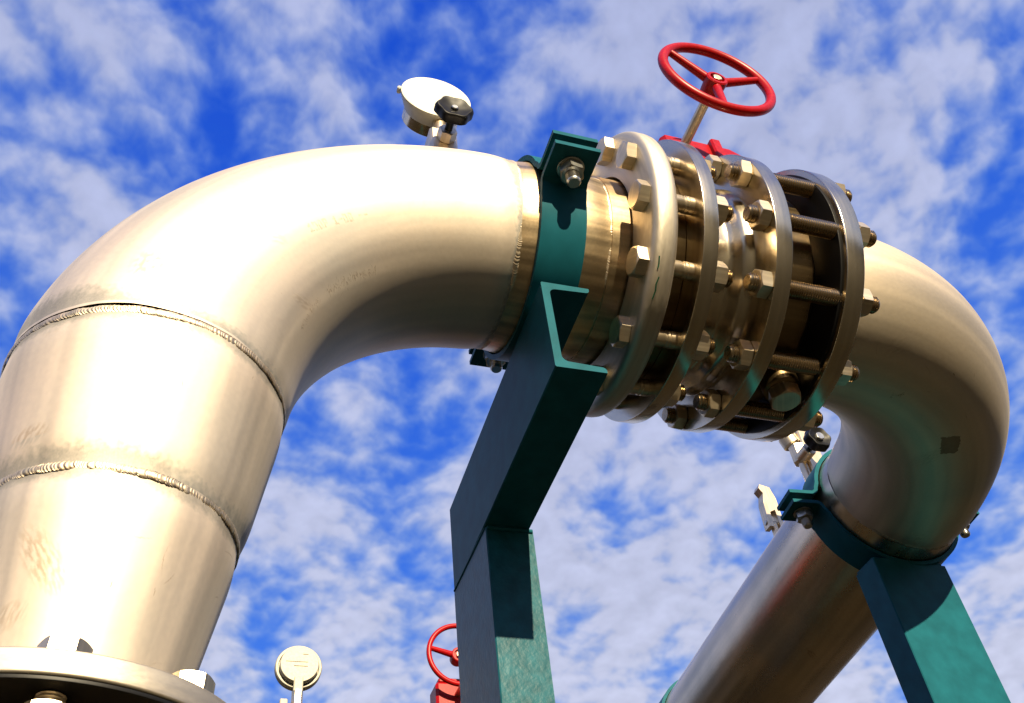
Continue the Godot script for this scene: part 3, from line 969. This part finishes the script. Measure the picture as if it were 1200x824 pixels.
func build_instruments() -> void:
	# gauge standing on the top of the near elbow
	var zf := Vector3(0, 0, 1)
	var g := thing("pressure_gauge", "round white gauge above the near elbow with a black star knob before it", "gauge", Vector3(-0.062, 0.13, 0), "gauges on the pipework")
	part("stem", rod(0.011, 0.24, 0.001, 24), mats.bolt, g, along(Vector3.UP, Vector3(-0.064, 0.125, 0.0)))
	part("case", lathe([Vector2(0.0, 0.0), Vector2(0.046, 0.0), Vector2(0.047, 0.001), Vector2(0.047, 0.020), Vector2(0.0475, 0.022)], 64), mats.polished, g, along(zf, Vector3(-0.071, 0.376, -0.034)))
	part("housing", lathe([Vector2(0.0475, 0.0), Vector2(0.0585, 0.024), Vector2(0.0595, 0.027), Vector2(0.0590, 0.030), Vector2(0.056, 0.0315), Vector2(0.0, 0.0315)], 72), mats.white, g, along(zf, Vector3(-0.071, 0.376, -0.013)))
	part("lug", bevel_box(Vector3(-0.135, 0.384, 0.002), Vector3(-0.128, 0.392, 0.014), 0.002), mats.white, g)
	var nv := thing("needle_valve", "small steel needle valve with black star knob under the white gauge", "valve", Vector3(-0.062, 0.20, 0.0), "needle valves on the pipework")
	part("body", bevel_box(Vector3(-0.086, 0.215, -0.018), Vector3(-0.042, 0.277, 0.020), 0.004), mats.bolt, nv)
	part("bonnet", hexagon(0.026, 0.018, true), mats.bolt, nv, along(zf, Vector3(-0.062, 0.246, 0.020), 0.3))
	part("spindle", rod(0.006, 0.045, 0.001, 20), mats.black, nv, along(zf, Vector3(-0.062, 0.246, 0.032)))
	var kb := part("knob", star_knob(0.0305, 0.018), mats.black, nv, along(zf, Vector3(-0.062, 0.246, 0.062)))
	part("screw", rod(0.0052, 0.006, 0.001, 16), mats.zinc, kb, along(zf, Vector3(-0.062, 0.246, 0.073)))
	# valve and fitting on top of the far pipe
	var v := thing("needle_valve", "steel needle valve with black knob on the receding pipe behind the last flange", "valve", Vector3(0.93, 0.13, -0.56), "needle valves on the pipework")
	part("stem", rod(0.010, 0.17, 0.001, 20), mats.bolt, v, along(Vector3(0.0, 1, 0.0), Vector3(0.933, 0.105, -0.600)))
	part("nut", hexagon(0.034, 0.045, true), mats.bolt, v, along(Vector3.UP, Vector3(0.933, 0.238, -0.600), 0.2))
	part("collar", rod(0.021, 0.030, 0.003, 28), mats.bolt, v, along(Vector3(-0.3, 0.9, 0.0), Vector3(0.930, 0.290, -0.606)))
	part("plate", bevel_box(Vector3(0.940, 0.205, -0.600), Vector3(0.984, 0.330, -0.585), 0.003), mats.bolt, v)
	part("bonnet", rod(0.016, 0.040, 0.002, 28), mats.bolt, v, along(zf, Vector3(0.932, 0.246, -0.600)))
	part("spindle", rod(0.006, 0.06, 0.001, 16), mats.black, v, along(zf, Vector3(0.932, 0.246, -0.595)))
	var kb2 := part("knob", star_knob(0.031, 0.026), mats.black, v, along(zf, Vector3(0.932, 0.246, -0.540)))
	part("screw", hexagon(0.018, 0.008, true), mats.zinc, kb2, along(zf, Vector3(0.932, 0.246, -0.521)))
	var w := thing("lever_fitting", "pale steel forked fitting on top of the receding pipe", "fitting", Vector3(0.945, 0.13, -0.8))
	part("stem", rod(0.009, 0.11, 0.001, 20), mats.bolt, w, along(Vector3.UP, Vector3(0.958, 0.102, -0.80)))
	var fork := PackedVector2Array([Vector2(0.0, 0.0), Vector2(0.012, 0.0), Vector2(0.014, 0.042), Vector2(0.030, 0.050), Vector2(0.030, 0.0), Vector2(0.042, 0.0), Vector2(0.044, 0.085), Vector2(0.036, 0.118), Vector2(0.010, 0.124), Vector2(0.004, 0.112), Vector2(0.012, 0.098), Vector2(0.004, 0.070)])
	part("fork", extrude(fork, Vector3(0.937, 0.196, -0.812), Vector3.RIGHT, Vector3.UP, zf, 0.024, 20.0), mats.bolt, w)
	part("pin", rod(0.006, 0.05, 0.001, 16), mats.zinc, w, along(Vector3.RIGHT, Vector3(0.935, 0.212, -0.800)))

func build_far_things() -> void:
	var zf := Vector3(0, 0, 1)
	# low pipe run behind everything, just below the picture, that carries the far gauge and the far valve
	var lp := thing("low_pipe", "low steel pipe behind the supports, under the small gauge and the far red wheel", "pipe", Vector3(0, -0.62, -1.22))
	part("pipe", rod(0.084, 1.9, 0.001, 64), mats.dark_steel, lp, along(Vector3.RIGHT, Vector3(-1.1, -0.55, -1.22)))
	for x in [-0.9, 0.5]: part("leg", bevel_box(Vector3(x - 0.03, -HEIGHT - 0.005, -1.25), Vector3(x + 0.03, -0.63, -1.19), 0.002), mats.green, lp)
	var g := thing("pressure_gauge", "small pale round gauge on a thin stem at the bottom edge", "gauge", Vector3(-0.093, -0.47, -1.2), "gauges on the pipework")
	var c := Vector3(-0.0935, -0.012, -1.185)
	part("case", lathe([Vector2(0.0, 0.0), Vector2(0.0405, 0.0), Vector2(0.042, -0.002), Vector2(0.042, -0.016)], 56), mats.cream, g, along(zf, c + Vector3(0, 0, 0.0)))
	part("bezel", lathe([Vector2(0.0, 0.0), Vector2(0.049, 0.0), Vector2(0.051, 0.002), Vector2(0.051, 0.014), Vector2(0.049, 0.017), Vector2(0.045, 0.017), Vector2(0.0435, 0.010), Vector2(0.0, 0.010)], 56), mats.cream, g, along(zf, c - Vector3(0, 0, 0.030)))
	part("lug", bevel_box(c + Vector3(-0.010, -0.064, -0.016), c + Vector3(0.010, -0.030, 0.002), 0.002), mats.cream, g)
	part("nut", hexagon(0.021, 0.034, true), mats.bolt, g, along(Vector3.DOWN, c + Vector3(0, -0.060, -0.007), 0.5))
	part("stem", rod(0.0075, 0.40, 0.001, 16), mats.bolt, g, along(Vector3.DOWN, c + Vector3(0, -0.09, -0.007)))
	part("link", bevel_box(c + Vector3(-0.034, -0.112, -0.012), c + Vector3(0.0, -0.1005, 0.0), 0.002), mats.cream, g)
	part("tag", bevel_box(c + Vector3(-0.036, -0.100, -0.012), c + Vector3(-0.020, -0.080, 0.0), 0.002), mats.cream, g)
	for q in [[-0.030, 0.004, 0.048, 0.0012], [-0.012, -0.006, 0.03, 0.0014], [0.006, 0.022, 0.012, 0.0012]]:
		part("print", bevel_box(c + Vector3(q[0], q[1], -0.001), c + Vector3(q[0] + q[2], q[1] + q[3], 0.0005), 0.0002), mats.ink, g)
	var v := thing("gate_valve", "small red valve with its handwheel half hidden behind the green post", "valve", Vector3(0.28, -0.47, -1.22))
	part("column", rod(0.03, 0.42, 0.003, 28), mats.dark_steel, v, along(Vector3.UP, Vector3(0.282, -0.50, -1.245)))
	var gb := part("gearbox", bevel_box(Vector3(0.226, -0.115, -1.30), Vector3(0.335, -0.010, -1.235), 0.006), mats.red, v)
	part("cover", bevel_box(Vector3(0.234, -0.010, -1.295), Vector3(0.327, 0.002, -1.240), 0.003), mats.red, gb)
	part("stem", rod(0.007, 0.07, 0.001, 16), mats.bolt, v, along(zf, Vector3(0.276, -0.04, -1.237)))
	handwheel(v, Vector3(0.276, 0.041, -1.2), 0.0735, 0.0062, [170.0, 50.0, 290.0])
